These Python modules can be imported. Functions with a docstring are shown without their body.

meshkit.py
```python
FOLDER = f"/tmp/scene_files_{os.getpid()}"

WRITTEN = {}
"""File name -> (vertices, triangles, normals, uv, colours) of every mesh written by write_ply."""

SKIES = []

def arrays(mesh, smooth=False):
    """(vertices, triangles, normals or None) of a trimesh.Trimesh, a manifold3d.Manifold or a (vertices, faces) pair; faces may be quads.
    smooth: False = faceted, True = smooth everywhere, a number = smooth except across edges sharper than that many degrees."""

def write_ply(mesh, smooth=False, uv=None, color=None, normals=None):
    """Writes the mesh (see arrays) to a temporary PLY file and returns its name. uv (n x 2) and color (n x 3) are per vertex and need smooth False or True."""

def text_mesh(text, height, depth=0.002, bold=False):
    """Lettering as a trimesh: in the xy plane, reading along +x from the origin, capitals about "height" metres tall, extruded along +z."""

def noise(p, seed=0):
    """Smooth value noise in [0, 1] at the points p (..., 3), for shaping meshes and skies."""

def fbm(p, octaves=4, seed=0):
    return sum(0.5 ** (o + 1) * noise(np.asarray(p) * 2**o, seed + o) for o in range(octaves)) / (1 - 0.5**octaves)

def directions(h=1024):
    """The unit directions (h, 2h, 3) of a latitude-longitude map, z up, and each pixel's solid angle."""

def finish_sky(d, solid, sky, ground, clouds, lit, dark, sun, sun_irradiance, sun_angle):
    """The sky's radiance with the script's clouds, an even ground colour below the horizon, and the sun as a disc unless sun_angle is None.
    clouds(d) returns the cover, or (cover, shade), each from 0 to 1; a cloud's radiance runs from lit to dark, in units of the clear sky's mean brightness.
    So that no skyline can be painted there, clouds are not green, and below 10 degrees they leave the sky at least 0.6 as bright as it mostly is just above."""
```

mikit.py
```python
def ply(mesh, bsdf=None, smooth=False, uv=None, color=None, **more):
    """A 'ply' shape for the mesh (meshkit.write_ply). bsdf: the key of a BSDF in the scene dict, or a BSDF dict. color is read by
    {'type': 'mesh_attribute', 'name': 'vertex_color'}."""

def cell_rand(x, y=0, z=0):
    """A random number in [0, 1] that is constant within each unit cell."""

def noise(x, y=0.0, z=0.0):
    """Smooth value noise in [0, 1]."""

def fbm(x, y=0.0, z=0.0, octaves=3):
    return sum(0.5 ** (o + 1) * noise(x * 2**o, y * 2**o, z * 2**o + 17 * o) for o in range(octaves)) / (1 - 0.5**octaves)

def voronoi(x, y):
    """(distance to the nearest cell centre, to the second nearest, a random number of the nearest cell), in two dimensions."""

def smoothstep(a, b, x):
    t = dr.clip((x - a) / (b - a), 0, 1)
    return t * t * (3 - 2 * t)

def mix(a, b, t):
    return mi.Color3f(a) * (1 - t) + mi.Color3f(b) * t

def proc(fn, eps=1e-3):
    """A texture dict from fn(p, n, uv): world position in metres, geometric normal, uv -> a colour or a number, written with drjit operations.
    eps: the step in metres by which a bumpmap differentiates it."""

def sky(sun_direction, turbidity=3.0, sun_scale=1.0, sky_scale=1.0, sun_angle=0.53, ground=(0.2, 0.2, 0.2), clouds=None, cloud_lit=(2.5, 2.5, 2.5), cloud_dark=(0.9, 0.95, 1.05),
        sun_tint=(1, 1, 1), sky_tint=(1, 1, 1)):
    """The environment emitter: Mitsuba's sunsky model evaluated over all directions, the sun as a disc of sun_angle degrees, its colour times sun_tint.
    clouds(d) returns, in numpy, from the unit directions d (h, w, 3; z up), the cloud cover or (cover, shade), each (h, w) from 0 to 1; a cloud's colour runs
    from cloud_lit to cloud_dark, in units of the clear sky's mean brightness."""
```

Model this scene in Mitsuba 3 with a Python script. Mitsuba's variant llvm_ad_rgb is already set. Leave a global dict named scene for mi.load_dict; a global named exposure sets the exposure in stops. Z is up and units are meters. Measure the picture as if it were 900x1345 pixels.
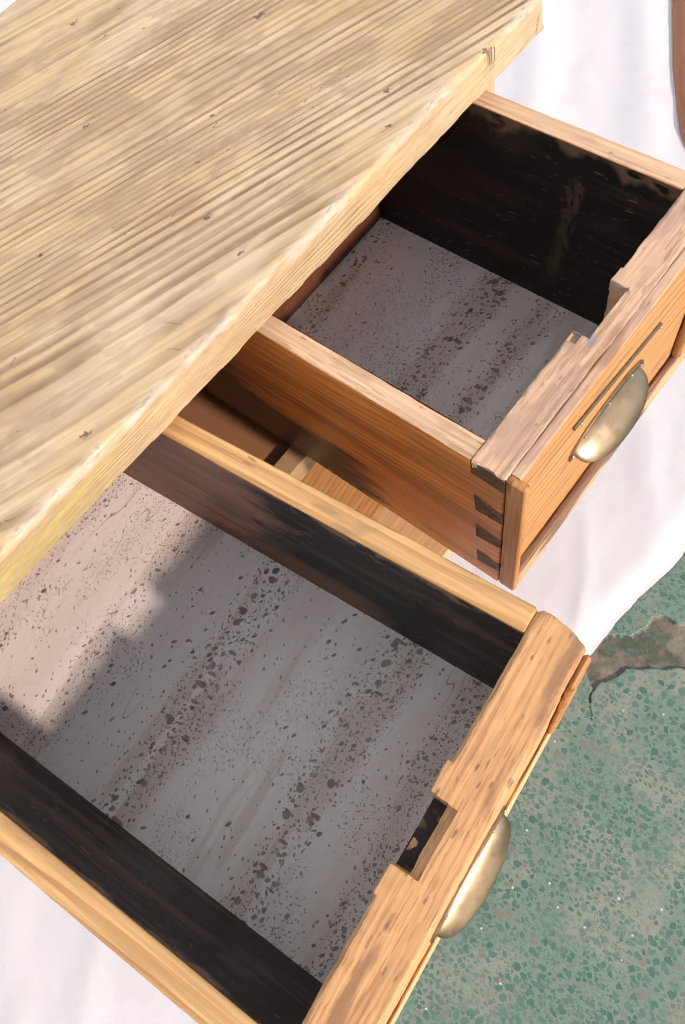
import math, random
import numpy as np
import trimesh, manifold3d
import drjit as dr
import mitsuba as mi
import mikit, meshkit
from mikit import noise, fbm, voronoi, cell_rand, smoothstep, mix
from shapely.geometry import Polygon, LineString, Point

T4 = mi.ScalarTransform4f
rng = np.random.default_rng(7)
random.seed(7)
scene, labels = {'type': 'scene'}, {}

# ------------------------------------------------------------------ camera, light, exposure
scene['camera'] = {
    'type': 'perspective', 'fov': 63.658, 'fov_axis': 'y', 'near_clip': 0.01, 'far_clip': 100.0,
    'to_world': T4().look_at(origin=[0.15422, -0.21504, 0.50681], target=[-0.206386, 0.022853, -0.395057],
                             up=[-0.521743, 0.750049, 0.406462]),
}
SUN_EL, SUN_AZ = math.radians(30.5), math.radians(1)
scene['sky'] = mikit.sky([math.cos(SUN_EL) * math.cos(SUN_AZ), math.cos(SUN_EL) * math.sin(SUN_AZ), math.sin(SUN_EL)],
                         turbidity=3, sun_scale=1.15, sky_scale=2.55, sun_angle=2.2, sun_tint=(0.95, 0.95, 1.2), clouds=lambda d: 0.75,
                         cloud_lit=(1.5, 1.5, 1.5), cloud_dark=(0.9, 0.95, 1.05))
exposure = 1.45

# ------------------------------------------------------------------ frames and sizes (metres)
FLOOR = -0.55
TW, TF, DEP, WID = 0.0187, 0.0282, 0.201, 0.30      # drawer wall, front board, inside depth, width
LEN_B, LEN_A = 0.3195, 0.53                          # inside lengths of the two drawers
YAW_A, AX, AY, AZ = 0.0957, 0.0949, -0.0623, 0.0022  # near drawer
XE, YAW_T, ZT, TT = -0.1849, -0.0163, 0.0150, 0.0394  # table top front edge


def frame_a(v):                                       # drawer-local (x 0 at inner front, y 0 at its far side wall's outside) -> world
    v = np.array(v, float); c, s = math.cos(YAW_A), math.sin(YAW_A)
    return np.stack([c * v[:, 0] - s * v[:, 1] + AX, s * v[:, 0] + c * v[:, 1] + AY, v[:, 2] + AZ], 1)


def frame_b(v):                                       # local y runs -WID..0 as in the near drawer
    v = np.array(v, float)
    return np.stack([v[:, 0], v[:, 1] + WID, v[:, 2]], 1)


def frame_t(v):                                       # table: x 0 at the front edge, z 0 at the underside
    v = np.array(v, float); c, s = math.cos(YAW_T), math.sin(YAW_T)
    return np.stack([c * v[:, 0] - s * v[:, 1] + XE, s * v[:, 0] + c * v[:, 1], v[:, 2] + ZT], 1)


def frame_w(v):
    return np.array(v, float)


def loc_a(p):
    c, s = math.cos(YAW_A), math.sin(YAW_A)
    x, y = p.x - AX, p.y - AY
    return c * x + s * y, -s * x + c * y, p.z - AZ


def loc_b(p):
    return p.x, p.y - WID, p.z


def loc_t(p):
    c, s = math.cos(YAW_T), math.sin(YAW_T)
    x, y = p.x - XE, p.y
    return c * x + s * y, -s * x + c * y, p.z - ZT


# ------------------------------------------------------------------ mesh helpers
def lines(a, b, r, step):
    k = [a, a + r * 0.35, a + r]
    n = max(1, int((b - a - 2 * r) / step))
    k += list(np.linspace(a + r, b - r, n + 1))[1:-1]
    return np.array(k + [b - r, b - r * 0.35, b])


def board(x0, x1, y0, y1, z0, z1, r=0.0015, step=0.012, wob=0.0005, wear=0.0, seed=0):
    """A board with rounded, slightly worn edges (trimesh, watertight)."""
    r = min(r, 0.45 * min(x1 - x0, y1 - y0, z1 - z0))
    L = [lines(a, b, r, step) for a, b in ((x0, x1), (y0, y1), (z0, z1))]
    lo, hi = np.array([x0, y0, z0]), np.array([x1, y1, z1])
    V, F, base = [], [], 0
    for ax in range(3):
        u, w = [k for k in range(3) if k != ax]
        for side in (0, 1):
            U, W_ = np.meshgrid(L[u], L[w], indexing='ij')
            v = np.zeros((U.size, 3)); v[:, u], v[:, w] = U.ravel(), W_.ravel()
            v[:, ax] = hi[ax] if side else lo[ax]
            n, m = U.shape
            i = (np.arange(n - 1)[:, None] * m + np.arange(m - 1)[None]).ravel()
            q = np.stack([i, i + m, i + m + 1, i + 1], 1)
            flip = (side == 0) ^ (ax == 1)
            if flip: q = q[:, ::-1]
            V.append(v); F.append(np.vstack([q[:, [0, 1, 2]], q[:, [0, 2, 3]]]) + base); base += len(v)
    v, f = np.vstack(V), np.vstack(F)
    core = np.clip(v, lo + r, hi - r)
    d = v - core
    ln = np.linalg.norm(d, axis=1, keepdims=True)
    on_edge = (np.sum(np.abs(d) > r * 0.3, axis=1) >= 2)
    v = np.where(ln > 0, core + d / np.maximum(ln, 1e-12) * r, v)
    nn = np.where(ln > 0, d / np.maximum(ln, 1e-12), 0)
    a = (meshkit.fbm(v * 14 + 3.1 * seed, 3, seed) - 0.5) * 2 * wob
    if wear:
        a = a - on_edge * wear * np.clip(meshkit.fbm(v * 55 + seed, 3, seed + 5) * 2.6 - 0.9, 0, 1.4)
    v = v + nn * a[:, None]
    t = trimesh.Trimesh(np.round(v, 7), f, process=True)
    t.merge_vertices()
    if t.volume < 0: t.invert()
    return t


def to_man(t):
    return manifold3d.Manifold(manifold3d.Mesh(np.asarray(t.vertices, np.float32), np.asarray(t.faces, np.uint32)))


def from_man(m):
    k = m.to_mesh()
    return trimesh.Trimesh(k.vert_properties[:, :3], k.tri_verts, process=False)


def rbox(x0, x1, y0, y1, z0, z1, r=0.001):
    pts = [manifold3d.Manifold.sphere(r, 8).translate((x, y, z)) for x in (x0 + r, x1 - r) for y in (y0 + r, y1 - r) for z in (z0 + r, z1 - r)]
    return manifold3d.Manifold.batch_hull(pts)


def worn(m, seed, amt=0.0006):
    t = from_man(m.refine_to_length(0.0035))
    v = np.array(t.vertices)
    v += amt * 2 * (np.stack([meshkit.fbm(v * 130 + 9 * k, 2, seed + k) for k in range(3)], 1) - 0.5)
    v += amt * 2 * (np.stack([meshkit.fbm(v * 45 + 9 * k, 2, seed + 7 + k) for k in range(3)], 1) - 0.5)
    return trimesh.Trimesh(v, t.faces, process=False)


def sheet(origin, du, dv, nu, nv, amp=0.0, freq=20, seed=0):
    """A grid sheet origin + s*du + t*dv, displaced along its normal."""
    o, du, dv = (np.asarray(k, float) for k in (origin, du, dv))
    s, t = np.meshgrid(np.linspace(0, 1, nu + 1), np.linspace(0, 1, nv + 1), indexing='ij')
    v = o + s.reshape(-1, 1) * du + t.reshape(-1, 1) * dv
    n = np.cross(du, dv); n /= np.linalg.norm(n)
    if amp: v = v + n * ((meshkit.fbm(v * freq, 3, seed) - 0.5) * 2 * amp)[:, None]
    i = (np.arange(nu)[:, None] * (nv + 1) + np.arange(nv)[None]).ravel()
    q = np.stack([i, i + nv + 1, i + nv + 2, i + 1], 1)
    return trimesh.Trimesh(v, np.vstack([q[:, [0, 1, 2]], q[:, [0, 2, 3]]]), process=False)


def tube(path, rad, n=10):
    path = np.asarray(path, float); V, F = [], []
    tang = np.gradient(path, axis=0); tang /= np.linalg.norm(tang, axis=1, keepdims=True)
    ref = np.array([0.0, 0, 1]) if abs(tang[0][2]) < 0.9 else np.array([1.0, 0, 0])
    for p, t in zip(path, tang):
        a = np.cross(t, ref); a /= np.linalg.norm(a); b = np.cross(t, a)
        for k in range(n):
            th = 2 * math.pi * k / n
            V.append(p + rad * (math.cos(th) * a + math.sin(th) * b))
    for i in range(len(path) - 1):
        for k in range(n):
            q = [i * n + k, i * n + (k + 1) % n, (i + 1) * n + (k + 1) % n, (i + 1) * n + k]
            F += [[q[0], q[1], q[2]], [q[0], q[2], q[3]]]
    c0, c1 = len(V), len(V) + 1
    V += [path[0], path[-1]]
    for k in range(n):
        F.append([c0, (k + 1) % n, k]); F.append([c1, (len(path) - 1) * n + k, (len(path) - 1) * n + (k + 1) % n])
    t = trimesh.Trimesh(V, F, process=False); t.fix_normals()
    return t


def put(key, mesh, bsdf, frame=frame_w, smooth=35, label=None, cat=None, group=None, kind=None):
    n, k = 0, key
    while k in scene:
        n += 1; k = f'{key}_{n:03d}'
    if hasattr(mesh, 'to_mesh'): mesh = from_man(mesh)
    mesh = trimesh.Trimesh(frame(mesh.vertices), mesh.faces, process=False)
    scene[k] = mikit.ply(mesh, bsdf, smooth=smooth)
    e = {a: b for a, b in (('label', label), ('category', cat), ('group', group), ('kind', kind)) if b}
    if e: labels[k] = e
    return k


# ------------------------------------------------------------------ materials
def rough(name, col, r=0.55, spec=0.4, bump=None, scale=1.0, eps=4e-4, **more):
    b = {'type': 'principled', 'base_color': mikit.proc(col) if callable(col) else {'type': 'rgb', 'value': col},
         'roughness': mikit.proc(r) if callable(r) else r, 'specular': spec, **more}
    if bump is not None:
        b = {'type': 'bumpmap', 'arbitrary': {**mikit.proc(bump, eps)}, 'scale': scale, 'nested': b}
        b = {'type': 'bumpmap', 'nested_texture': mikit.proc(bump, eps), 'scale': scale, 'nested_bsdf': b.pop('nested')}
    scene[name] = {'type': 'twosided', 'bsdf': b}


def rings(u, v, w, freq, seed, warp=1.0):
    """Growth rings of a board: 0..1 dark latewood amount, and a slow tone."""
    vv = v + warp * (0.010 * (fbm(u * 3 + seed, v * 9, w * 9 + seed, 2) - 0.5) + 0.0022 * (noise(u * 14 + seed, v * 50, seed * 1.7) - 0.5))
    ph = vv * freq + 1.6 * noise(vv * freq * 0.13 + seed, seed * 3.1)
    t = ph - dr.floor(ph)
    k = cell_rand(dr.floor(ph), seed * 5 + 1)
    late = smoothstep(0.35, 0.86, t) * (1 - smoothstep(0.90, 1.0, t)) * (0.45 + 0.55 * k)
    return late, k


def fibre(u, v, w, seed):
    k = 0.40 * noise(u * 38 + seed, v * 1500, w * 1500) + 0.60 * noise(u * 20 + seed, v * 430, w * 430 + 3)
    return dr.clip(0.5 + 1.5 * (k - 0.5), 0, 1)


CG, SG = math.cos(math.radians(72.5)), math.sin(math.radians(72.5))
# spots on the top: (x, y) in table frame, radius
NICKS = [(-0.1953, 0.2235, .0045), (0.0000, 0.2822, .0052), (-0.2368, 0.0507, .0030), (-0.078, 0.0337, .0030), (-0.0187, -0.151, .0034), (-0.0423, 0.2065, .0036),
         (-0.1661, -0.0642, .0026), (-0.0173, 0.1767, .0030), (-0.3448, 0.1341, .004), (-0.033, 0.022, .0024), (-0.124, 0.070, .0020), (-0.149, 0.115, .0020)]


def table_uv(p):
    x, y, z = loc_t(p)
    return CG * x + SG * y, SG * x - CG * y, x, y, z


def nick_mask(x, y):
    m = mi.Float(0)
    for i, (a, b, r) in enumerate(NICKS):
        dx, dy = x - a, y - b
        u, v = CG * dx + SG * dy, SG * dx - CG * dy
        d = dr.sqrt(dr.square(u / 1.7) + dr.square(v)) / r + 0.25 + 0.9 * (noise(x * 700, y * 700, i) - 0.5)
        m = dr.maximum(m, 1 - smoothstep(0.55, 1.0, d))
    return m


def table_rings(u, v, x, z):
    """Latewood lines: close rings through the middle of the board, wide flat-sawn figure near the front edge and the back corner."""
    zone = v + 0.03 * (noise(u * 5, 2) - 0.5)
    mid = smoothstep(-0.335, -0.265, zone) * (1 - smoothstep(-0.075, -0.020, zone + 0.03 * noise(u * 7, 3)))
    vv = v + 0.012 * (fbm(u * 2.6 + 2, v * 7, 1, 2) - 0.5) + 0.0016 * (noise(u * 16, v * 60, 3) - 0.5)
    ph = vv * 138 + 3.4 * noise(vv * 17, 5.5)
    t = ph - dr.floor(ph)
    k = cell_rand(dr.floor(ph), 7)
    late = smoothstep(0.38, 0.70, t) * (1 - smoothstep(0.74, 0.96, t)) * (0.40 + 0.60 * k)
    # flat-sawn: long tongues
    q = (vv + 0.055 * dr.square(u * 2.2 - 0.1 + 0.4 * noise(u * 3, v * 8))) * 62 + 3.0 * fbm(u * 3, vv * 22, 4, 2) + z * 120
    t2 = q - dr.floor(q)
    k2 = cell_rand(dr.floor(q), 9)
    late2 = smoothstep(0.20, 0.80, t2) * (1 - smoothstep(0.84, 1.0, t2)) * (0.15 + 0.6 * k2)
    # the front edge: the same rings cut lengthwise
    q3 = z * 230 + 5 * fbm(u * 5, z * 30, 3, 3)
    t3 = q3 - dr.floor(q3)
    late3 = smoothstep(0.2, 0.8, t3) * (1 - smoothstep(0.85, 1.0, t3)) * 0.45 * noise(u * 11, z * 90)
    fr = smoothstep(-0.005, -0.001, x + 0.004 * (noise(u * 60, 3) - 0.5))
    return (late * mid + late2 * (1 - mid)) * (1 - fr) + late3 * fr, fr


def table_col(p, n, uv):
    u, v, x, y, z = table_uv(p)
    late, fr = table_rings(u, v, x, z)
    f = fibre(u, v, z, 1)
    c = mix((0.62, 0.465, 0.26), (0.60, 0.465, 0.295), fbm(u * 6, v * 22, z * 22, 2))
    c = mix(c, (0.67, 0.49, 0.255), smoothstep(0.52, 0.72, fbm(u * 4 + 5, v * 13, 3, 3)) * 0.6)
    c = mix(c, (0.72, 0.615, 0.465), smoothstep(0.44, 0.66, fbm(u * 8 + 1, v * 24, 8, 3)) * 0.35)
    # grey brown dirt and tannin left after sanding: in short dark runs along the rings, and as faint smudges between them
    keep = smoothstep(0.012, 0.05, -x + 0.03 * noise(u * 9, v * 20))
    big = smoothstep(0.34, 0.60, fbm(u * 3.6, v * 5 + 9, 1, 3))
    run = smoothstep(0.40, 0.68, fbm(u * 21 + 3, v * 36 + 2 * u, 2, 4))
    run2 = smoothstep(0.47, 0.66, fbm(u * 30 + 1, v * 85, 6, 4))
    c = mix(c, (0.205, 0.112, 0.050), late * (0.62 + 0.30 * big))
    c = mix(c, (0.15, 0.085, 0.048), dr.minimum(late * 1.3, 1) * run * (0.60 + 0.30 * big))
    c = mix(c, (0.31, 0.195, 0.10), run * (0.12 + 0.26 * big) * keep)
    c = mix(c, (0.29, 0.195, 0.125), run2 * (0.3 + 0.7 * big) * keep * (0.30 + 0.4 * f))
    c = mix(c, (0.46, 0.32, 0.185), big * keep * 0.38)
    st3 = smoothstep(0.60, 0.70, fbm(u * 44, v * 90 + 2, 3, 3)) * smoothstep(0.45, 0.6, fbm(u * 6 + 4, v * 8, 2, 2)) * keep
    c = mix(c, (0.24, 0.16, 0.115), st3 * 0.22)
    # yellow sap streak on the front edge
    ye = smoothstep(0.34, 0.52, fbm(u * 6 + 2, x * 60, z * 45, 3)) * (1 - smoothstep(-0.17, -0.09, y + 0.05 * noise(z * 90, 2))) * fr
    c = mix(c, (0.52, 0.47, 0.135), ye * 0.8)
    c = mix(c, (0.42, 0.30, 0.17), fr * smoothstep(0.52, 0.72, fbm(u * 9 + 7, z * 110, 6, 3)) * 0.55)
    # abraded pale arris with torn grain
    ar = smoothstep(-0.010, -0.003, x + 0.008 * (fbm(y * 40, 4, 1, 3) - 0.5)) * smoothstep(TT - 0.008, TT - 0.003, z + 0.007 * (fbm(y * 50, 8, 1, 3) - 0.5))
    ar = ar * smoothstep(0.42, 0.60, fbm(y * 18, 6.5, 1, 3))
    c = mix(c, (0.62, 0.54, 0.46), ar * 0.5)
    to = ar * smoothstep(0.62, 0.72, fbm(y * 150, (x - z) * 500, 3, 3))
    c = mix(c, (0.33, 0.26, 0.21), to * 0.55)
    c = c * (0.86 + 0.28 * f)
    # short scratches and nicks
    s1, s2, s3 = voronoi(u * 24 + 1.2 * noise(u * 30, v * 30), v * 70 + 1.5 * noise(u * 40, v * 20, 3))
    sc = (1 - smoothstep(0.03, 0.10, s1 + 0.12 * (noise(u * 700, v * 900) - 0.3))) * smoothstep(0.86, 0.88, s3)
    c = mix(c, (0.19, 0.13, 0.09), sc * 0.75)
    c = mix(c, (0.10, 0.08, 0.07), nick_mask(x, y) * 0.8 * smoothstep(TT - 0.014, TT - 0.010, z + 0.004 * noise(y * 300)))
    return c


def table_bump(p, n, uv):
    u, v, x, y, z = table_uv(p)
    late, fr = table_rings(u, v, x, z)
    return late * 0.00016 + fibre(u, v, z, 1) * 0.00005 - nick_mask(x, y) * 0.0012 + 0.00035 * fbm(u * 40, v * 160, z * 160, 2)


rough('table_wood', table_col, r=0.5, spec=0.45, bump=table_bump)


def raw_wood(loc, axis, base, tone, dark, seed, freq=220, spots=0.3, late_amt=0.5):
    """Sanded old pine, grain along axis 0 (x) or 1 (y) of the drawer."""
    def col(p, n, uv):
        x, y, z = loc(p)
        u, v = (x, y) if axis == 0 else (y, x)
        late, k = rings(u, v + 0.35 * z, z * 0.4, freq, seed, 1.6)
        c = mix(base, tone, fbm(u * 9 + seed, v * 60, z * 40, 3))
        c = mix(c, dark, late * late_amt * (0.4 + 0.8 * noise(u * 15, v * 30, seed)))
        f = fibre(u, v, z, seed)
        c = c * (0.82 + 0.36 * f)
        po = smoothstep(0.60, 0.74, noise(u * 70 + seed, v * 950, z * 950)) * smoothstep(0.35, 0.6, fbm(u * 9 + 5, v * 40, seed, 3))
        c = mix(c, dark, po * 0.55)
        d1, d2, d3 = voronoi(u * 55 + seed, v * 170 + z * 120)
        sp = (1 - smoothstep(0.10, 0.34, d1 + 0.25 * noise(u * 300, v * 700))) * smoothstep(1 - spots * 0.5, 1 - spots * 0.5 + 0.05, d3)
        c = mix(c, (0.16, 0.095, 0.075), sp * 0.75)
        st = smoothstep(0.58, 0.78, fbm(u * 17 + 3 * seed, v * 70, z * 50, 4))
        return mix(c, (0.29, 0.155, 0.08), st * 0.45 * spots / 0.3)
    return col


def wood_bump(loc, axis, seed, amt=1.0):
    def h(p, n, uv):
        x, y, z = loc(p)
        u, v = (x, y) if axis == 0 else (y, x)
        return amt * (0.00016 * fibre(u, v, z, seed) + 0.0005 * fbm(u * 30, v * 160, z * 160, 2))
    return h


def orange_side(loc, seed, axis=0):
    """Shellacked drawer side: warm orange brown with dark streaks and old stains; its top edge is sanded bare."""
    bare = raw_wood(loc, axis, (0.70, 0.485, 0.305), (0.66, 0.48, 0.33), (0.44, 0.25, 0.14), seed + 3, 150, 0.22, 0.8)
    def col(p, n, uv):
        x, y, z = loc(p)
        u, v = (x, y) if axis == 0 else (y, x)
        late, k = rings(u, z + 0.3 * v + 0.02 * noise(u * 7, seed), v * 0.3, 120, seed, 2.5)
        c = mix((0.80, 0.32, 0.078), (0.68, 0.235, 0.056), fbm(u * 7 + seed, z * 42, v * 20, 3))
        c = mix(c, (0.26, 0.085, 0.026), late * 0.42)
        stn = smoothstep(0.50, 0.70, fbm(u * 6 + 2, z * 55, seed, 4))
        c = mix(c, (0.27, 0.085, 0.03), stn * 0.5)
        # charcoal coloured blotch low on the side, towards the back, its edge ragged along the grain
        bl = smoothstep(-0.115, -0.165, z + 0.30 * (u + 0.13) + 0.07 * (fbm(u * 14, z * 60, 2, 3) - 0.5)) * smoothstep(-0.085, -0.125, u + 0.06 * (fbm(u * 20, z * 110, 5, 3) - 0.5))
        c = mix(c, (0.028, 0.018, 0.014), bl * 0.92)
        c = c * (0.84 + 0.32 * fibre(u, z, v, seed))
        return mix(c, bare(p, n, uv), smoothstep(-0.0016, -0.0006, z + 0.0008 * (noise(u * 200, v * 200) - 0.5)))
    return col


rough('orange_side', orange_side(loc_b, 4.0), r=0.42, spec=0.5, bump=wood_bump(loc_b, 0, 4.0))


def near_side(p, n, uv):
    x, y, z = loc_a(p)
    late, k = rings(x, y + 0.35 * z, z * 0.4, 95, 6.0, 3.0)
    c = mix((0.66, 0.405, 0.17), (0.60, 0.37, 0.175), fbm(x * 8, y * 60, z * 30, 3))
    c = mix(c, (0.37, 0.17, 0.055), late * 0.65)
    c = mix(c, (0.30, 0.17, 0.10), smoothstep(0.62, 0.76, fbm(x * 22, y * 90, z * 70, 4)) * 0.45)
    d1, d2, d3 = voronoi(x * 40 + 3, y * 190 + z * 90)
    c = mix(c, (0.24, 0.13, 0.07), (1 - smoothstep(0.08, 0.30, d1)) * smoothstep(0.93, 0.95, d3) * 0.7)
    return c * (0.80 + 0.40 * fibre(x, y, z, 3))


rough('near_side', near_side, r=0.5, spec=0.4, bump=wood_bump(loc_a, 0, 2.0))
rough('near_front', raw_wood(loc_a, 1, (0.67, 0.375, 0.165), (0.61, 0.345, 0.165), (0.36, 0.155, 0.060), 5.0, 240, 0.55, 0.42), r=0.5, spec=0.4, bump=wood_bump(loc_a, 1, 5.0))


def far_front(p, n, uv):
    x, y, z = loc_b(p)
    c = raw_wood(loc_b, 1, (0.65, 0.425, 0.265), (0.62, 0.435, 0.305), (0.36, 0.195, 0.11), 11.0, 220, 0.40, 0.45)(p, n, uv)
    # bluish paint left round the old lock cut-out, purple wash along the arris
    bl = smoothstep(0.46, 0.60, fbm(x * 90, y * 70, 4, 3)) * (1 - smoothstep(0.006, 0.017, dr.sqrt(dr.square(x - 0.007) + dr.square(y + WID - 0.121))))
    c = mix(c, (0.22, 0.29, 0.40), bl * 0.75)
    pu = smoothstep(0.50, 0.68, fbm(x * 60 + 3, y * 22, 8, 4))
    return mix(c, (0.36, 0.235, 0.20), pu * 0.45)


rough('far_front', far_front, r=0.5, spec=0.4, bump=wood_bump(loc_b, 1, 11.0, 1.6))


def face_panel(p, n, uv):
    x, y, z = loc_b(p)
    late, k = rings(y, z + 0.16 * y, x, 90, 8.0, 2.5)
    c = mix((0.56, 0.30, 0.115), (0.48, 0.235, 0.085), fbm(y * 8, z * 40, x * 20, 3))
    c = mix(c, (0.27, 0.12, 0.045), late * 0.65)
    c = mix(c, (0.22, 0.125, 0.085), smoothstep(0.60, 0.75, fbm(y * 16, z * 80, 2, 4)) * 0.55)
    c = c * (0.82 + 0.36 * fibre(y, z, x, 8))
    return mix(c, far_front(p, n, uv), smoothstep(-0.0022, -0.0008, z + 0.002 * (noise(y * 90, 3) - 0.5)))


rough('face_panel', face_panel, r=0.5, spec=0.4)


def moulding(loc, seed, axis):
    def col(p, n, uv):
        x, y, z = loc(p)
        u, v = (y, z) if axis == 1 else (z, y)
        c = mix((0.52, 0.27, 0.10), (0.42, 0.19, 0.065), fbm(u * 14 + seed, v * 90, x * 90, 3))
        c = mix(c, (0.15, 0.07, 0.04), smoothstep(0.55, 0.72, fbm(u * 20 + seed, v * 130, x * 160, 4)) * 0.7)
        return c * (0.8 + 0.4 * fibre(u, v, x, seed))
    return col


def bottom_moulding(p, n, uv):
    x, y, z = loc_b(p)
    c = mix((0.60, 0.40, 0.22), (0.50, 0.30, 0.15), fbm(y * 12, z * 70, x * 70, 3))
    dk = smoothstep(0.44, 0.62, fbm(y * 18, z * 60, x * 200, 4) + 0.22 * smoothstep(-0.1785, -0.1755, z))
    c = mix(c, (0.145, 0.075, 0.06), dk * 0.85)
    return c * (0.85 + 0.3 * fibre(y, z, x, 6))


rough('strip_moulding', moulding(loc_b, 3.0, 0), r=0.5)
rough('bottom_moulding', bottom_moulding, r=0.5)


def near_ledge(p, n, uv):
    x, y, z = loc_a(p)
    c = mix((0.72, 0.47, 0.25), (0.66, 0.41, 0.21), fbm(y * 12, z * 70, x * 70, 3))
    c = mix(c, (0.30, 0.14, 0.075), smoothstep(0.40, 0.58, fbm(y * 14, x * 260, z * 60, 3)) * (1 - smoothstep(0.0372, 0.0384, x + 0.001 * noise(y * 120))) * 0.85)
    return c * (0.88 + 0.24 * fibre(y, z, x, 6))


rough('near_ledge', near_ledge, r=0.5)
rough('near_moulding', moulding(loc_a, 6.0, 1), r=0.5)
rough('orange_end', lambda p, n, uv: mix((0.52, 0.31, 0.18), (0.42, 0.24, 0.14), fbm(p.x * 60, p.y * 200, 1, 3)), r=0.6)
rough('dark_end_grain', lambda p, n, uv: mix((0.050, 0.033, 0.026), (0.17, 0.095, 0.055), fbm(p.x * 160, p.z * 420, 1, 3)) * (0.7 + 0.6 * noise(p.x * 60, p.z * 2500)), r=0.6)


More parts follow.
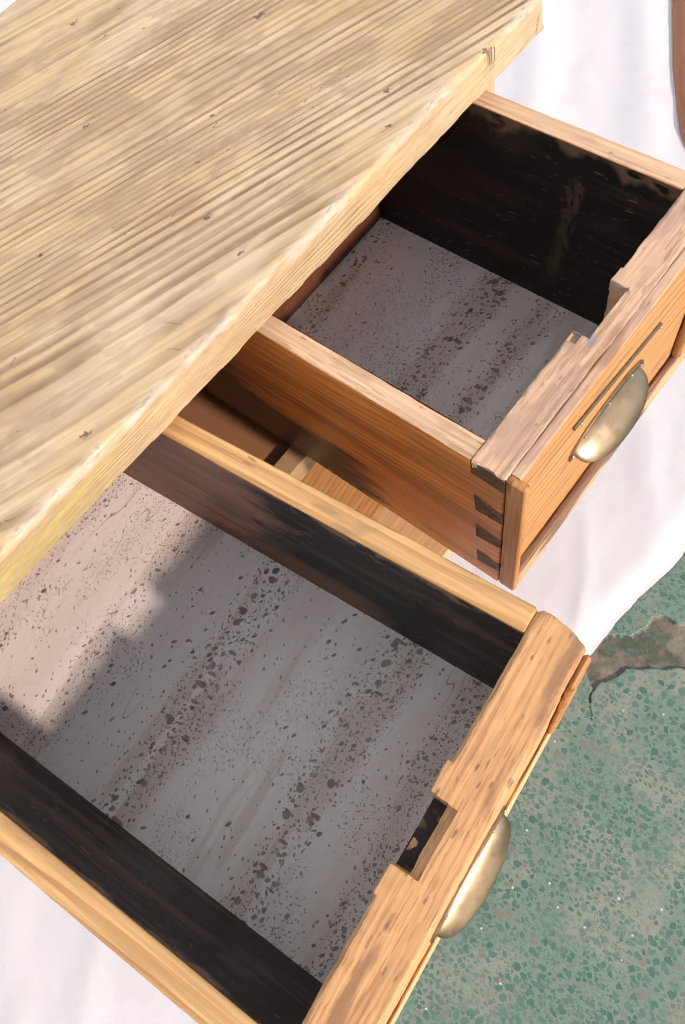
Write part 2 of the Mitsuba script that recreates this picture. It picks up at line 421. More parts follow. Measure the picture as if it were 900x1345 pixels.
def black_coat(loc, axis, wear, brown_from=None, smear=None, seed=0.0):
    """Old black stain on a drawer's inside, rubbed through to brown wood in places."""
    def col(p, n, uv):
        x, y, z = loc(p)
        u = x if axis == 0 else y
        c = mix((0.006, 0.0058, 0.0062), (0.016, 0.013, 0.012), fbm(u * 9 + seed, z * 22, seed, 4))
        c = mix(c, (0.12, 0.066, 0.042), smoothstep(0.54, 0.76, fbm(u * 6 + seed, z * 38, 3, 4)) * wear)
        if brown_from is not None:
            e = brown_from + 0.40 * (z + 0.10) + 0.10 * (fbm(u * 16, z * 42, 9, 4) - 0.5)
            m = 1 - smoothstep(-0.025, 0.022, u - e)
            c = mix(c, mix((0.27, 0.135, 0.105), (0.15, 0.072, 0.058), fbm(u * 10, z * 90, 2, 3)), m)
            lo = smoothstep(-0.13, -0.165, z + 0.03 * (fbm(u * 22, z * 60, 2, 3) - 0.5)) * (1 - smoothstep(-0.16, -0.10, u))
            c = mix(c, (0.19, 0.085, 0.05), lo * 0.8)
        if smear is not None:
            d = u - smear - 0.004 * (noise(z * 40, 3) - 0.5) - 0.12 * (z + 0.08)
            m = (1 - smoothstep(0.004, 0.011, dr.abs(d))) * smoothstep(0.30, 0.60, fbm(u * 320, z * 120, 4, 3)) * smoothstep(-0.028, -0.045, z) * smoothstep(-0.19, -0.14, z)
            c = mix(c, mix((0.085, 0.055, 0.045), (0.06, 0.052, 0.022), smoothstep(-0.06, -0.10, z)), m * 0.9)
        # scratches along the board and little chips down to raw wood
        for q, (fu, fz, th, am) in enumerate(((60, 240, 0.93, 0.8), (130, 420, 0.94, 0.6))):
            d1, d2, d3 = voronoi(u * fu + seed + q + z * 40 + 0.8 * noise(u * 200, z * 300), z * fz - u * 30)
            sc = (1 - smoothstep(0.08, 0.26, d1)) * smoothstep(th, th + 0.01, d3) * smoothstep(0.40, 0.56, fbm(u * 9 + q, z * 16, seed, 2))
            c = mix(c, (0.34, 0.25, 0.16), sc * am * (0.4 + wear))
        c = mix(c, (0.07, 0.045, 0.035), smoothstep(0.58, 0.66, fbm(u * 3 + seed, z * 150, 2, 3)) * smoothstep(0.42, 0.6, fbm(u * 7 + 3, z * 14, seed, 3)) * 1.1 * wear)
        c = mix(c, (0.055, 0.052, 0.052), smoothstep(0.56, 0.74, fbm(u * 18 + 9, z * 45, seed, 4)) * 0.9 * wear)
        ed = smoothstep(-0.013, -0.0035, z + 0.016 * (fbm(u * 42, seed, 1, 4) - 0.5) * 2)
        return mix(c, (0.17, 0.10, 0.065), ed * smoothstep(0.34, 0.52, fbm(u * 70, z * 150, 6, 3)) * 0.9)
    return col


rough('black_near_far', black_coat(loc_a, 0, 0.5, brown_from=-0.235, seed=1.0), r=0.55, spec=0.28)
rough('black_near_left', black_coat(loc_a, 0, 0.5, seed=4.0), r=0.55, spec=0.28)
rough('black_near_front', black_coat(loc_a, 1, 0.8, seed=6.0), r=0.55, spec=0.28)
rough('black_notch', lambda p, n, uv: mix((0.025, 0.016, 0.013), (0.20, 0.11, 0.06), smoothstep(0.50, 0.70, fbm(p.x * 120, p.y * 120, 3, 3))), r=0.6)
rough('black_far', black_coat(loc_b, 0, 0.2, smear=-0.093, seed=8.0), r=0.55, spec=0.28)
rough('red_back', lambda p, n, uv: mix((0.17, 0.060, 0.030), (0.075, 0.028, 0.018), fbm(p.y * 12, p.z * 70, p.x * 20, 4)), r=0.45)


def travertine(loc, seed, bands):
    """Printed lining paper: pinkish grey stone print, dark round pits in bands that run across the drawer."""
    def pits(x, y, size, stretch, dens, s, rmin=0.13, rmax=0.34):
        a = x / size + 0.14 * (noise(x / size * 1.7, y / size * 1.7, s) - 0.5) + s * 3.7
        b = y / (size * stretch) + 0.14 * (noise(x / size * 1.7 + 7, y / size * 1.7, s + 3) - 0.5) + s
        d1, d2, d3 = voronoi(a, b)
        r = rmin + (rmax - rmin) * dr.square(cell_rand(d3 * 4096, s))
        return (1 - smoothstep(r - 0.07, r + 0.03, d1)) * smoothstep(1 - dens - 0.005, 1 - dens + 0.005, d3) * (0.78 + 0.22 * cell_rand(d3 * 999, s + 9))

    def turn(x, y, deg):
        c, q = math.cos(math.radians(deg)), math.sin(math.radians(deg))
        return c * x - q * y, q * x + c * y

    def col(p, n, uv):
        x0, y, z = loc(p)
        x = x0 + 0.022 * (fbm(y * 9, x0 * 9, seed, 3) - 0.5)
        band = mi.Float(0)
        for cx, wid, amp in bands:
            band = dr.maximum(band, amp * dr.exp(-dr.square((x - cx) / wid)))
        patch = smoothstep(0.34, 0.58, fbm(x * 34 + 2, y * 20, seed + 9, 2))
        core = smoothstep(0.35, 0.8, band) * patch                       # clusters of large pits
        wide = smoothstep(0.12, 0.6, band + 0.35 * (fbm(x * 26, y * 12, seed, 3) - 0.5))
        streak = fbm(x * 60 + seed, y * 5, seed + 4, 3)
        c = mix((0.76, 0.705, 0.685), (0.835, 0.795, 0.785), smoothstep(0.3, 0.7, fbm(x * 26 + 3, y * 4, seed, 4)))
        c = mix(c, (0.58, 0.475, 0.41), wide * smoothstep(0.35, 0.6, fbm(x * 44, y * 8, seed + 2, 3)) * 0.55)
        c = mix(c, (0.56, 0.44, 0.36), smoothstep(0.60, 0.74, streak) * 0.40)
        c = c * (0.95 + 0.10 * fbm(x * 500, y * 300, 2, 2))
        m = pits(*turn(x, y, 12), 0.0110, 1.25, 0.62, seed + 1, 0.12, 0.33) * smoothstep(0.3, 0.6, core)
        m = dr.maximum(m, pits(*turn(x * 0.42, y, -14), 0.0072, 1.0, 0.32, seed + 5, 0.14, 0.36) * smoothstep(0.3, 0.6, core))
        m = dr.maximum(m, pits(*turn(x, y, 33), 0.0062, 1.6, 0.06 + 0.56 * wide, seed + 2, 0.12, 0.32))
        m = dr.maximum(m, pits(*turn(x, y, -25), 0.0038, 1.5, 0.10 + 0.52 * wide, seed + 3, 0.14, 0.34) * 0.92)
        m = dr.maximum(m, pits(*turn(x, y, 51), 0.0021, 1.3, 0.55, seed + 6, 0.16, 0.42) * smoothstep(0.44, 0.60, fbm(x * 36 + seed, y * 18, 2, 3) + 0.08 * wide) * 0.85)
        t = mix((0.105, 0.080, 0.074), (0.21, 0.165, 0.15), noise(x * 240, y * 240))
        c = mix(c, t, m * 0.94)
        cr = dr.abs(fbm(x * 30, y * 4 + seed, 11, 3) - 0.5)
        return mix(c, (0.27, 0.20, 0.17), (1 - smoothstep(0.001, 0.0035, cr)) * smoothstep(0.56, 0.66, fbm(x * 14, y * 20, 3, 3)) * 0.7)
    return col


rough('liner_near', travertine(loc_a, 3.0, [(-0.097, 0.020, 1.0), (-0.238, 0.022, 0.95), (-0.030, 0.012, 0.7), (-0.345, 0.018, 0.45), (-0.44, 0.02, 0.4)]), r=0.34, spec=0.45)
rough('liner_far', travertine(loc_b, 12.0, [(-0.158, 0.020, 1.0), (-0.300, 0.012, 0.7), (-0.095, 0.016, 0.7), (-0.03, 0.015, 0.4)]), r=0.34, spec=0.45)


def brass(p, n, uv):
    f = fbm(p.x * 60, p.y * 60, p.z * 60, 3)
    c = mix((0.41, 0.285, 0.17), (0.46, 0.36, 0.255), f)
    return mix(c, (0.18, 0.135, 0.085), smoothstep(0.50, 0.80, fbm(p.x * 90, p.y * 90, p.z * 90, 4)) * 0.45)


rough('aged_brass', brass, r=lambda p, n, uv: 0.22 + 0.2 * fbm(p.x * 130, p.y * 130, p.z * 130, 3), spec=0.5, metallic=1.0)
rough('dull_metal', lambda p, n, uv: mix((0.36, 0.29, 0.21), (0.20, 0.155, 0.11), fbm(p.x * 300, p.y * 300, p.z * 300, 3)), r=0.45, metallic=0.8)
rough('bright_nail', (0.70, 0.66, 0.58), r=0.25, metallic=1.0)


def cloth(p, n, uv):
    w = noise(p.x * 1300, p.y * 1300)
    return mix((0.70, 0.71, 0.76), (0.68, 0.685, 0.73), fbm(p.x * 5, p.y * 5, p.z * 5, 3)) * (0.955 + 0.075 * w) * (1 - 0.035 * smoothstep(0.56, 0.72, fbm(p.x * 22, p.y * 22, 3, 4)))


rough('white_cotton', cloth, r=0.9, spec=0.15, sheen=0.3)

PATCH = np.array([(.1115, .0798), (.1172, .1246), (.1318, .1353), (.1428, .1417), (.151, .163), (.1496, .1757), (.1606, .1872), (.1778, .1877),
                  (.186, .1937), (.23, .215), (.27, .20), (.25, .15), (.2146, .1429), (.1791, .1149), (.1623, .104), (.1535, .0843), (.1434, .0669), (.1394, .0541), (.1221, .0676)])
CRACK = np.array([(.1394, .0541), (.1447, .0385), (.1562, .0247), (.165, .0192)])


def terrazzo(p, n, uv):
    x, y = p.x, p.y
    wx, wy = x + 0.0022 * (noise(x * 300, y * 300, 1) - 0.5), y + 0.0022 * (noise(x * 300, y * 300, 5) - 0.5)
    c = mix((0.225, 0.282, 0.240), (0.255, 0.288, 0.245), fbm(x * 14, y * 14, 2, 3))
    c = mix(c, (0.235, 0.228, 0.188), smoothstep(0.62, 0.74, fbm(x * 10 + 4, y * 10, 7, 3)) * 0.6)
    c = mix(c, (0.160, 0.250, 0.208), smoothstep(0.38, 0.58, fbm(x * 22, y * 22, 4, 3)) * 0.8)
    c = c * (0.90 + 0.2 * noise(x * 900, y * 900))
    clump = smoothstep(0.30, 0.60, fbm(x * 16 + 3, y * 16, 9, 2))
    for size, dens, thr, s in ((0.0042, 0.60, 0.12, 5.0), (0.0078, 0.74, 0.17, 2.0), (0.0120, 0.62, 0.22, 1.0)):
        d1, d2, d3 = voronoi(wx / size + s, wy / size * (1 + 0.1 * s) + s)
        k = cell_rand(d3 * 8192, s)
        rim = d2 - d1 + 0.16 * (noise(x * 900, y * 900, s) - 0.5)
        m = smoothstep(thr, thr + 0.08, rim * (0.70 + 0.6 * k)) * smoothstep(1 - dens - 0.02, 1 - dens + 0.02, d3 - 0.15 + 0.22 * clump)
        m = m * (1 - smoothstep(0.34, 0.44, d1 + 0.12 * (noise(x * 500, y * 500, s) - 0.5)))
        t = mix((0.048, 0.145, 0.110), (0.105, 0.208, 0.168), k)
        t = mix(t, (0.21, 0.20, 0.17), smoothstep(0.90, 0.92, k))
        c = mix(c, t, m * (0.92 if s < 4 else 0.65) * (0.50 + 0.50 * smoothstep(0.36, 0.56, fbm(x * 20 + s, y * 20, 3 + s, 2))))
    d1, d2, d3 = voronoi(x / 0.017 + 3, y / 0.017)
    c = mix(c, (0.62, 0.62, 0.60), (1 - smoothstep(0.07, 0.13, d1 + 0.05 * noise(x * 800, y * 800))) * smoothstep(0.955, 0.96, d3))
    # where the top layer has broken away grey brown cement shows
    below = smoothstep(FLOOR - 0.0009, FLOOR - 0.0022, p.z)
    cem = mix((0.085, 0.100, 0.078), (0.18, 0.155, 0.13), smoothstep(0.40, 0.62, fbm(x * 55, y * 55, 3, 4)))
    cem = mix(cem, (0.09, 0.16, 0.12), smoothstep(0.55, 0.70, fbm(x * 120, y * 120, 9, 3)) * 0.7)
    cem = mix(cem, (0.27, 0.235, 0.20), smoothstep(0.58, 0.72, fbm(x * 42 + 5, y * 42, 6, 3)) * 0.7)
    return mix(c, cem * (0.8 + 0.4 * noise(x * 1100, y * 1100)), below)


rough('terrazzo', terrazzo, r=0.48, spec=0.4)
rough('carcase_wood', lambda p, n, uv: mix((0.30, 0.155, 0.075), (0.22, 0.105, 0.05), fbm(p.x * 8, p.y * 8, p.z * 30, 3)), r=0.6)
rough('rail_wood', lambda p, n, uv: mix((0.42, 0.29, 0.16), (0.34, 0.22, 0.12), fbm(p.x * 60, p.y * 9, p.z * 60, 3)), r=0.6)


def shelf_col(p, n, uv):
    late, k = rings(p.y, p.x + 0.12 * p.y, p.z, 150, 21.0, 2.0)
    c = mix((0.58, 0.30, 0.12), (0.48, 0.23, 0.085), fbm(p.y * 8, p.x * 60, 2, 3))
    c = mix(c, (0.30, 0.12, 0.045), late * 0.55)
    c = mix(c, (0.62, 0.39, 0.20), smoothstep(-0.175, -0.160, p.x + 0.02 * (fbm(p.x * 40, p.y * 40, 1, 3) - 0.5)) * 0.85)
    return c * (0.85 + 0.3 * fibre(p.y, p.x, p.z, 4))


rough('shelf_wood', shelf_col, r=0.5)


def leg_col(p, n, uv):
    late, k = rings(p.z, p.x + p.y, p.y, 260, 31.0, 1.0)
    c = mix((0.64, 0.48, 0.31), (0.58, 0.42, 0.26), fbm(p.z * 8, p.x * 70, p.y * 70, 3))
    return mix(c, (0.40, 0.23, 0.12), late * 0.6)


rough('leg_wood', leg_col, r=0.55)
rough('tan_leather', lambda p, n, uv: mix((0.40, 0.165, 0.075), (0.32, 0.13, 0.06), fbm(p.x * 16, p.y * 16, p.z * 16, 4)) * (0.9 + 0.2 * noise(p.x * 500, p.y * 500, p.z * 500)), r=0.5, spec=0.4)
rough('pale_piping', (0.52, 0.36, 0.29), r=0.6)

# ------------------------------------------------------------------ floor
def plane_strip(xs, ys, z):
    X, Y = np.meshgrid(xs, ys, indexing='ij')
    v = np.stack([X.ravel(), Y.ravel(), np.full(X.size, z)], 1)
    m = len(ys); i = (np.arange(len(xs) - 1)[:, None] * m + np.arange(m - 1)[None]).ravel()
    q = np.stack([i, i + m, i + m + 1, i + 1], 1)
    return v, np.vstack([q[:, [0, 1, 2]], q[:, [0, 2, 3]]])


fx = np.concatenate([[-6, -3, -1, -0.2, 0.05], np.arange(0.10, 0.30, 0.0013), [0.33, 0.6, 1.5, 3, 6]])
fy = np.concatenate([[-6, -3, -1, -0.3, -0.06], np.arange(-0.03, 0.24, 0.0013), [0.27, 0.6, 1.5, 3, 6]])
fv, ff = plane_strip(fx, fy, FLOOR)
import shapely
P2 = shapely.points(fv[:, 0] + 0.0035 * (meshkit.noise(fv * 220, 3) - 0.5), fv[:, 1] + 0.0035 * (meshkit.noise(fv * 220, 4) - 0.5))
inside = shapely.contains(Polygon(PATCH), P2)
dist = shapely.distance(Polygon(PATCH).exterior, P2)
dc = shapely.distance(LineString(CRACK), P2)
along = np.clip(shapely.line_locate_point(LineString(CRACK), P2) / LineString(CRACK).length, 0, 1)
depth = np.where(inside, 0.0042 * np.clip(dist / 0.0016, 0, 1) + 0.0012 * (meshkit.fbm(fv * 150, 3) - 0.5) * np.clip(dist / 0.003, 0, 1), 0)
depth = np.maximum(depth, (dc < 0.0012 * (1 - 0.85 * along)) * 0.003 * (along < 0.97))
fv[:, 2] -= depth
put('floor', trimesh.Trimesh(fv, ff, process=False), 'terrazzo', smooth=50, kind='structure', label='green terrazzo floor with a broken patch and a crack')

# ------------------------------------------------------------------ white cloth spread on the floor
EDGE = np.array([(-3.0, -2.2), (-.9, .015), (-.4, .075), (-.1, .103), (.088, .115), (.129, .118), (.17, .1225), (.229, .134), (.28, .137), (.35, .143), (.6, .16), (1.2, .19), (3.2, .25)])  # (y, x)
EDGE[0] = (-3.0, -0.15)
cy = np.concatenate([np.arange(-2.2, -1.0, 0.05), np.arange(-1.0, 2.0, 0.009), np.arange(2.0, 3.0, 0.05)])
s_ = np.concatenate([np.linspace(0, 0.11, 30), np.linspace(0.118, 1.2, 150), np.linspace(1.25, 2.4, 20)])
S, Y = np.meshgrid(s_, cy, indexing='ij')
ex = np.interp(Y, EDGE[:, 0], EDGE[:, 1]) + 0.0022 * (meshkit.noise(np.stack([Y * 24, Y * 0, Y * 0], -1), 2) - 0.5) * 2 + 0.003 * (meshkit.noise(np.stack([Y * 70, Y * 0, Y * 0], -1), 5) - 0.5)
X = ex - S
q3 = np.stack([X * 3.2 + Y * 1.3, Y * 1.1 - X * 0.6, X * 0], -1)
h = 0.004 + 0.012 * (1 - np.exp(-(S / 0.022) ** 2))
h += 0.012 * np.clip(S / 0.05, 0, 1) * (meshkit.fbm(q3 * 1.7, 3, 11) - 0.5) * 2 * 0.22
h += 0.0012 * np.clip(S / 0.03, 0, 1) * (meshkit.fbm(np.stack([X * 26 + Y * 18, Y * 16 - X * 9, X * 0], -1), 3, 21) - 0.5) * 2


def fold(x0, y0, x1, y1, hgt, wid, seed):
    """A soft ridge along a line, dying out at its ends."""
    global h
    d = np.array([x1 - x0, y1 - y0]); L = np.linalg.norm(d); d /= L
    t = (X - x0) * d[0] + (Y - y0) * d[1]
    o = (X - x0) * -d[1] + (Y - y0) * d[0] + 0.02 * (meshkit.noise(np.stack([t * 7, t * 0 + seed, t * 0], -1), seed) - 0.5)
    a = np.clip(t / L, 0, 1)
    h = h + hgt * np.exp(-(o / wid) ** 2) * np.sin(np.pi * a) ** 0.6 * ((t > 0) & (t < L)) * np.clip(S / 0.03, 0, 1)


for k, (a, b, w) in enumerate([((-.60, 1.40), (-.20, .76), .035), ((-.50, 1.50), (-.14, .80), .03), ((-.78, 1.30), (-.30, .62), .04), ((-.30, 1.3), (-.02, .72), .03),
                               ((.00, .28), (.088, .10), .012), ((-.06, .52), (.09, .26), .022), ((.05, .16), (.10, .05), .008),
                               ((-.36, -.52), (-.12, -.70), .022), ((-.45, -.46), (-.22, -.80), .016), ((-.20, -.45), (-.02, -.75), .02), ((-.30, -.60), (-.16, -.66), .010)]):
    fold(*a, *b, 0.30 * [0.028, 0.022, 0.03, 0.022, 0.008, 0.012, 0.004, 0.016, 0.014, 0.016, 0.008][k], w, k)
h = np.maximum(h, 0.0022)
cv = np.stack([X, Y, FLOOR + h], -1).reshape(-1, 3)
m = len(cy); i = (np.arange(len(s_) - 1)[:, None] * m + np.arange(m - 1)[None]).ravel()
q = np.stack([i, i + 1, i + m + 1, i + m], 1)
put('white_cloth', trimesh.Trimesh(cv, np.vstack([q[:, [0, 1, 2]], q[:, [0, 2, 3]]]), process=False), 'white_cotton', smooth=True,
    label='large white cotton sheet spread in soft folds over the floor under the desk', cat='cloth')

# ------------------------------------------------------------------ desk
D = 'wooden_desk'
labels[D] = {'label': 'old wooden desk with thick worn pale top and two drawers pulled open', 'category': 'desk'}
Y0, Y1, DEEP = -0.485, 0.368, 0.424
top = board(-DEEP, 0.0, Y0, Y1, 0, TT, r=0.0042, step=0.0045, wob=0.0007, wear=0.0022, seed=3)
tv = np.array(top.vertices)
front = np.clip(1 + tv[:, 0] / 0.02, 0, 1)
tv[:, 0] += front * (0.0024 * (meshkit.fbm(np.stack([tv[:, 1] * 9, tv[:, 2] * 30, tv[:, 1] * 0], -1), 3, 8) - 0.5) * 2)
tv[:, 0] += 0.010 * np.clip((tv[:, 2] - 0.0) / TT, 0, 1) * 0 
end = np.clip(1 - (Y1 - tv[:, 1]) / 0.02, 0, 1)
tv[:, 1] -= end * (tv[:, 2] / TT) * 0.014
for a, b, r in NICKS:
    dd = np.hypot(tv[:, 0] - a, tv[:, 1] - b)
    tv[:, 2] -= (tv[:, 2] > TT * 0.8) * 0.0015 * np.exp(-(dd / r) ** 2)
top = trimesh.Trimesh(tv, top.faces, process=False)
put(D + '__tabletop', top, 'table_wood', frame_t, smooth=40)
xi = XE - 0.018
put(D + '__side_panel', board(xi - 0.36, xi, 0.3075, 0.327, -0.24, ZT - 0.0005), 'leg_wood')
put(D + '__side_panel', board(xi - 0.36, xi, -0.455, -0.435, -0.24, ZT - 0.0005), 'leg_wood')
put(D + '__back_panel', board(xi - 0.375, xi - 0.3605, -0.455, 0.327, -0.24, ZT - 0.0005), 'carcase_wood')
put(D + '__bottom_panel', board(xi - 0.36, xi - 0.022, -0.4345, 0.307, -0.240, -0.226), 'carcase_wood')
put(D + '__front_rail', board(xi - 0.0215, xi, -0.4345, 0.307, -0.243, -0.2145), 'rail_wood')
put(D + '__divider', board(xi - 0.36, xi - 0.20, -0.045, -0.03, -0.2255, ZT - 0.0005), 'carcase_wood')
for x in (xi - 0.035, xi - 0.372):
    for y in (-0.455, 0.292):
        put(D + '__leg', board(x, x + 0.035, y, y + 0.035, FLOOR + 0.006, -0.2405 if x > xi - 0.1 else -0.2405), 'leg_wood')
put(D + '__low_shelf', board(-0.2855, -0.075, -0.33, 0.30, -0.418, -0.400, r=0.002, wob=0.0004), 'shelf_wood')
put(D + '__low_shelf', board(-0.52, -0.300, -0.33, 0.30, -0.418, -0.400, r=0.002, wob=0.0004), 'carcase_wood')


# ------------------------------------------------------------------ drawers
def drawer(key, fr, side, side_far, front_m, face_m, coat_l, coat_r, coat_f, liner, length, seed, notch, blocks, label):
    labels[key] = {'label': label}
    fx0 = 0.0
    # side walls: local y -WID..0
    far = key.endswith('_001')
    sp = to_man(board(-length - 0.016, TF - 0.0004 if far else -0.0002, -WID, -WID + TW, -DEP - 0.006, 0, r=0.0016, wob=0.0005, wear=0.0009, seed=seed))
    if far: sp = sp - rbox(-0.0003, 0.1, -WID - 0.02, -WID + 0.03, -0.0178, 0.02, 0.0003)
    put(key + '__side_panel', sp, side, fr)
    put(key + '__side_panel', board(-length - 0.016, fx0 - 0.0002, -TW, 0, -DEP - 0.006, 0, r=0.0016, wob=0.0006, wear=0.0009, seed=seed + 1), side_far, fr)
    put(key + '__back_panel', board(-length - 0.015, -length, -WID + TW + 0.0004, -TW - 0.0004, -DEP - 0.004, -0.0015, seed=seed + 2), 'red_back', fr)
    put(key + '__base_board', board(-length, -0.0005, -WID + TW + 0.0005, -TW - 0.0005, -DEP - 0.007, -DEP - 0.0008, r=0.001, seed=seed), 'carcase_wood', fr)
    lin = sheet([-length + 0.0006, -WID + TW + 0.0002, -DEP], [length - 0.001, 0, 0], [0, WID - 2 * TW - 0.0004, 0], 90, 60, 0.0003, 30, seed)
    put(key + '__lining_paper', lin, liner, fr, smooth=True)
    # front board with the cut-out of an old lock
    b = board(fx0, TF if far else 0.0360, -WID - 0.0005, 0.0005, -DEP - 0.006, 0.0006, r=0.0012 if far else 0.0022, step=0.006, wob=0.0006, wear=0.0014, seed=seed + 4)
    if not far:                                       # its right end is worn round
        bv = np.array(b.vertices); k = bv[:, 1] > -0.02
        bv[k, 1] -= 0.0085 * np.clip(bv[k, 0] / 0.036, 0, 1) ** 2.2 * np.clip((bv[k, 1] + 0.02) / 0.02, 0, 1)
        b = trimesh.Trimesh(bv, b.faces, process=False)
    bm = to_man(b)
    if far: bm = bm - rbox(-0.02, 0.06, -WID - 0.02, -WID + TW + 0.0003, -0.3, -0.0181, 0.0003)
    for bx in blocks: bm = bm + rbox(*bx)
    for n_ in notch: bm = bm - rbox(*n_)
    bm = worn(bm, seed)
    put(key + '__front_board', bm, front_m, fr, smooth=35)
    # black stain inside, a thin coat just proud of the wood
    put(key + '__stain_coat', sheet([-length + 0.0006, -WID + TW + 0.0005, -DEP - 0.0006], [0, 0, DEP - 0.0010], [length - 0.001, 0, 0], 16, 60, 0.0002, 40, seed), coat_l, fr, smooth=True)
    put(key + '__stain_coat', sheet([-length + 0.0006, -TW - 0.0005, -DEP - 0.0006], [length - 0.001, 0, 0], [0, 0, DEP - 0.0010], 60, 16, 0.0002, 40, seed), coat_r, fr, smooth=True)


def cup_pull(key, fr, yc, zc, half=0.0535, prot=0.0225, rise=0.022, x0=0.0362, drop=0.014):
    """Half-round cup handle: thin arched back flange, hollow dome open below, little round-headed nails."""
    n, m = 40, 16
    V = []
    for th, off in ((0.0, 0), (0.0, 1)):
        pass
    def dome(hl, pr, ri, dz):
        pts = []
        for i in range(n + 1):
            a = math.pi * i / n
            for j in range(m + 1):
                b = (math.pi / 2) * j / m
                # superellipse-like fullness
                sx = pr * (math.sin(a) ** 0.72) * (math.sin(b) ** 0.85)
                zz = ri * (math.sin(a) ** 0.8) * math.cos(b) + dz - drop * math.sin(b) * math.sin(a) ** 0.8
                pts.append((x0 + 0.0012 + sx, yc - hl * math.cos(a), zc + zz))
        return np.array(pts)
    outer, inner = dome(half - 0.0045, prot, rise * 0.34, 0.0), dome(half - 0.0060, prot - 0.0014, rise * 0.34 - 0.0015, -0.0005)
    i = (np.arange(n)[:, None] * (m + 1) + np.arange(m)[None]).ravel()
    q = np.stack([i, i + m + 1, i + m + 2, i + 1], 1)
    f = np.vstack([q[:, [0, 1, 2]], q[:, [0, 2, 3]]])
    N = len(outer)
    rim = [(k * (m + 1) + m) for k in range(n + 1)]
    fr_ = []
    for a, b in zip(rim[:-1], rim[1:]): fr_ += [[a, b, b + N], [a, b + N, a + N]]
    mesh = trimesh.Trimesh(np.vstack([outer, inner]), np.vstack([f, f[:, ::-1] + N, fr_]), process=False)
    put(key + '__cup_pull', mesh, 'aged_brass', fr, smooth=50)
    # flange: flat arched band with a rounded lip
    pts = []
    for k in range(61):
        a = math.pi * k / 60
        pts.append((yc - half * math.cos(a), zc - 0.002 + rise * math.sin(a) ** 0.8))
    outerp = np.array(pts)
    inn = [(yc + (y - yc) * 0.90, zc - 0.002 + (z - zc + 0.002) * 0.55) for y, z in pts]
    poly = Polygon(list(outerp) + inn[::-1]).buffer(0.0008)
    fl = trimesh.creation.extrude_polygon(poly, 0.0014, engine='earcut')
    v = np.array(fl.vertices); fl.vertices = np.stack([x0 + v[:, 2], v[:, 0], v[:, 1]], 1); fl.fix_normals()
    lip = tube([(x0 + 0.0013, y, z) for y, z in pts], 0.0011, 8)
    put(key + '__pull_flange', trimesh.util.concatenate([fl, lip]), 'aged_brass', fr)
    for t in (0.035, 0.27, 0.5, 0.73, 0.965):
        a = math.pi * t
        y, z = yc - half * 0.955 * math.cos(a), zc - 0.001 + rise * 0.50 * math.sin(a) ** 0.8
        put(key + '__nail', trimesh.creation.icosphere(2, 0.0016).apply_transform(np.diag([0.8, 1, 1, 1])).apply_translation((x0 + 0.002, y, z)), 'bright_nail', fr, smooth=True)


dA, dB = D + '__drawer', D + '__drawer_001'
w0 = -WID
drawer(dA, frame_a, 'near_side', 'near_side', 'near_front', None, 'black_near_left', 'black_near_far', 'black_near_front', 'liner_near', LEN_A, 20,
       [(-0.02, 0.0105, -0.1745, -0.1295, -0.032, 0.02), (0.0095, 0.0172, -0.1740, -0.1300, -0.0050, 0.02)],
       [(-0.0022, 0.006, -0.1295, -0.108, -0.05, 0.0004), (-0.0016, 0.006, -0.193, -0.1745, -0.05, 0.0004)],
       'drawer nearest the viewer, pulled far out, its cup pull seen from above')
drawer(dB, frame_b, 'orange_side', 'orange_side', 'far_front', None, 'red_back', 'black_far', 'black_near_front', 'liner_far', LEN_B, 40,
       [(-0.02, 0.0135, w0 + 0.1265, w0 + 0.179, -0.06, 0.02), (-0.006, 0.008, w0 + 0.117, w0 + 0.126, -0.003, 0.02)],
       [(-0.0018, 0.006, w0 + 0.179, w0 + 0.193, -0.012, 0.0006)],
       'drawer farther from the viewer with orange dovetailed side and black inside')
# the old lock's hollow in the near drawer is stained black too
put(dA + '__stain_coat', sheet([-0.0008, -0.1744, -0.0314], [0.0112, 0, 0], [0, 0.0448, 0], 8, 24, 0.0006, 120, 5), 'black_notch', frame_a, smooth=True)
# facing, mouldings and hardware
for key, fr, fm, mm, bm_, x1, yend in ((dA, frame_a, 'near_front', 'near_moulding', 'near_ledge', 0.0405, -0.0095), (dB, frame_b, 'face_panel', 'strip_moulding', 'bottom_moulding', 0.0440, 0.0)):
    far = key == dB
    if far:
        put(key + '__facing_board', board(TF + 0.0001, 0.0360, -WID + 0.0063, yend, -DEP - 0.004, 0.0005, r=0.0009, step=0.008, wob=0.0005, wear=0.0009, seed=9), fm, fr)
    put(key + '__bottom_moulding', board(0.0362, x1, -WID + (0.0064 if far else 0.0008), yend - 0.0005, -DEP - 0.0045, -0.1755, r=0.0022, step=0.01, wob=0.0007, wear=0.0016, seed=14 + far), bm_, fr)
    put(key + '__end_moulding', board(0.0362, x1 + 0.0012, -0.034, yend - 0.0008, -0.1748, -0.0009, r=0.0028, step=0.01, wob=0.0007, wear=0.0014, seed=17 + far), mm, fr)
    if far:
        put(key + '__end_moulding', board(TF + 0.0002, x1 + 0.0004, -WID - 0.0004, -WID + 0.0062, -DEP - 0.0046, 0.0004, r=0.0016, step=0.01, wob=0.0005, wear=0.001, seed=31), mm, fr)
    cup_pull(key, fr, (0.1340 if far else 0.1455) - WID, -0.087, **({} if far else dict(half=0.0480, prot=0.0170)))
# old metal strip with two nails above the far pull
sv = [(0.0372, 0.075 - WID + t * 0.128, -0.0315 - t * 0.0205) for t in np.linspace(0, 1, 14)]
put(dB + '__metal_strip', tube(sv, 0.0015, 8), 'dull_metal', frame_b)
for t in (0.06, 0.97):
    put(dB + '__nail', trimesh.creation.icosphere(2, 0.0013).apply_translation((0.0392, 0.075 - WID + t * 0.128, -0.0315 - t * 0.0205)), 'bright_nail', frame_b, smooth=True)
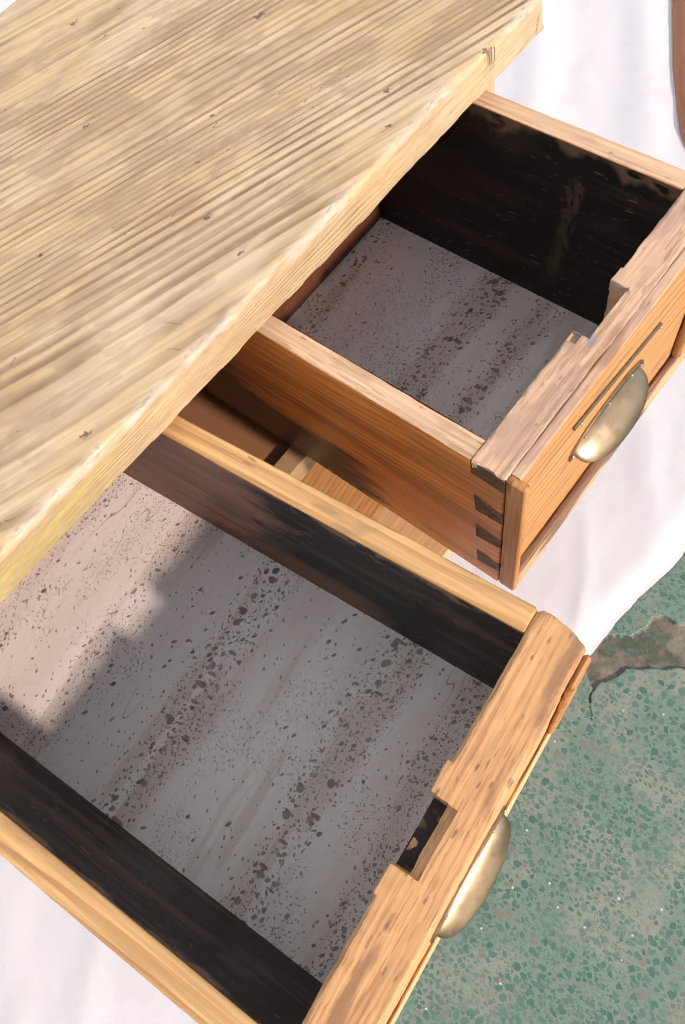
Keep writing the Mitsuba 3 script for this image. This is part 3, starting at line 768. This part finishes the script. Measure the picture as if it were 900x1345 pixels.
# dovetail pins: end grain of the front board showing on the far drawer's side
for k, (a, b, c, d) in enumerate([((.0010, -.0008), (.0282, -.0008), (.0282, -.0185), (.0010, -.0175)), ((.0027, -.0519), (.0282, -.0592), (.0282, -.0752), (.0040, -.0768)),
                                  ((.0046, -.105), (.0282, -.1102), (.0282, -.1232), (.0046, -.1272)), ((.0056, -.1584), (.0282, -.1628), (.0282, -.177), (.0062, -.181))]):
    pr = trimesh.creation.extrude_polygon(Polygon([a, b, c, d]), 0.004, engine='earcut')
    v = np.array(pr.vertices); pr.vertices = np.stack([v[:, 0], -WID - 0.0008 + v[:, 2], v[:, 1]], 1); pr.fix_normals()
    pr = worn(to_man(pr), 50 + k, 0.0006)
    put(dB + '__dovetail_pin', pr, 'dark_end_grain', frame_b, smooth=False)
# ------------------------------------------------------------------ leather bag lying behind
OUT = np.array([(-.196, .872), (-.226, .903), (-.244, .930), (-.275, .973), (-.312, 1.032), (-.350, 1.098), (-.385, 1.158), (-.409, 1.205), (-.40, 1.28), (-.33, 1.33), (-.22, 1.28), (-.13, 1.15), (-.10, 1.02), (-.125, .92), (-.160, .874)])
pl = Polygon(OUT).buffer(0.02).buffer(-0.02)
cx = np.array(pl.centroid.coords[0])
ring = np.array([pl.exterior.interpolate(t, normalized=True).coords[0] for t in np.linspace(0, 1, 120, endpoint=False)])
V, F, NL = [], [], 14
for l in range(NL):
    s = 1 - (l / (NL - 1)) ** 1.6 * 0.97
    z = 0.002 + 0.026 * math.sqrt(max(0, 1 - s ** 3.0))
    for p_ in ring: V.append((*(cx + (p_ - cx) * s), FLOOR + 0.014 + z))
for l in range(NL - 1):
    for k in range(120):
        a, b = l * 120 + k, l * 120 + (k + 1) % 120
        F += [[a, b, b + 120], [a, b + 120, a + 120]]
lo = len(V)
for p_ in ring: V.append((*(cx + (p_ - cx) * 0.985), FLOOR + 0.004))
for k in range(120): F += [[lo + k, lo + (k + 1) % 120, (k + 1) % 120], [lo + k, (k + 1) % 120, k]]
B_ = 'leather_bag'
labels[B_] = {'label': 'tan brown leather bag with pale piped edge lying on the white cloth', 'category': 'bag'}
put(B_ + '__body', trimesh.Trimesh(V, F, process=False), 'tan_leather', smooth=True)
put(B_ + '__piping', tube([(*p_, FLOOR + 0.0165) for p_ in np.vstack([ring, ring[:1]])], 0.0022, 8), 'pale_piping', smooth=True)
put(B_ + '__ring', tube([(-.399 + .011 * math.cos(a), 1.195 + .016 * math.sin(a), FLOOR + 0.026 + 0.004 * math.cos(a)) for a in np.linspace(0, 2 * math.pi, 33)], 0.0028, 8), 'pale_piping', smooth=True)
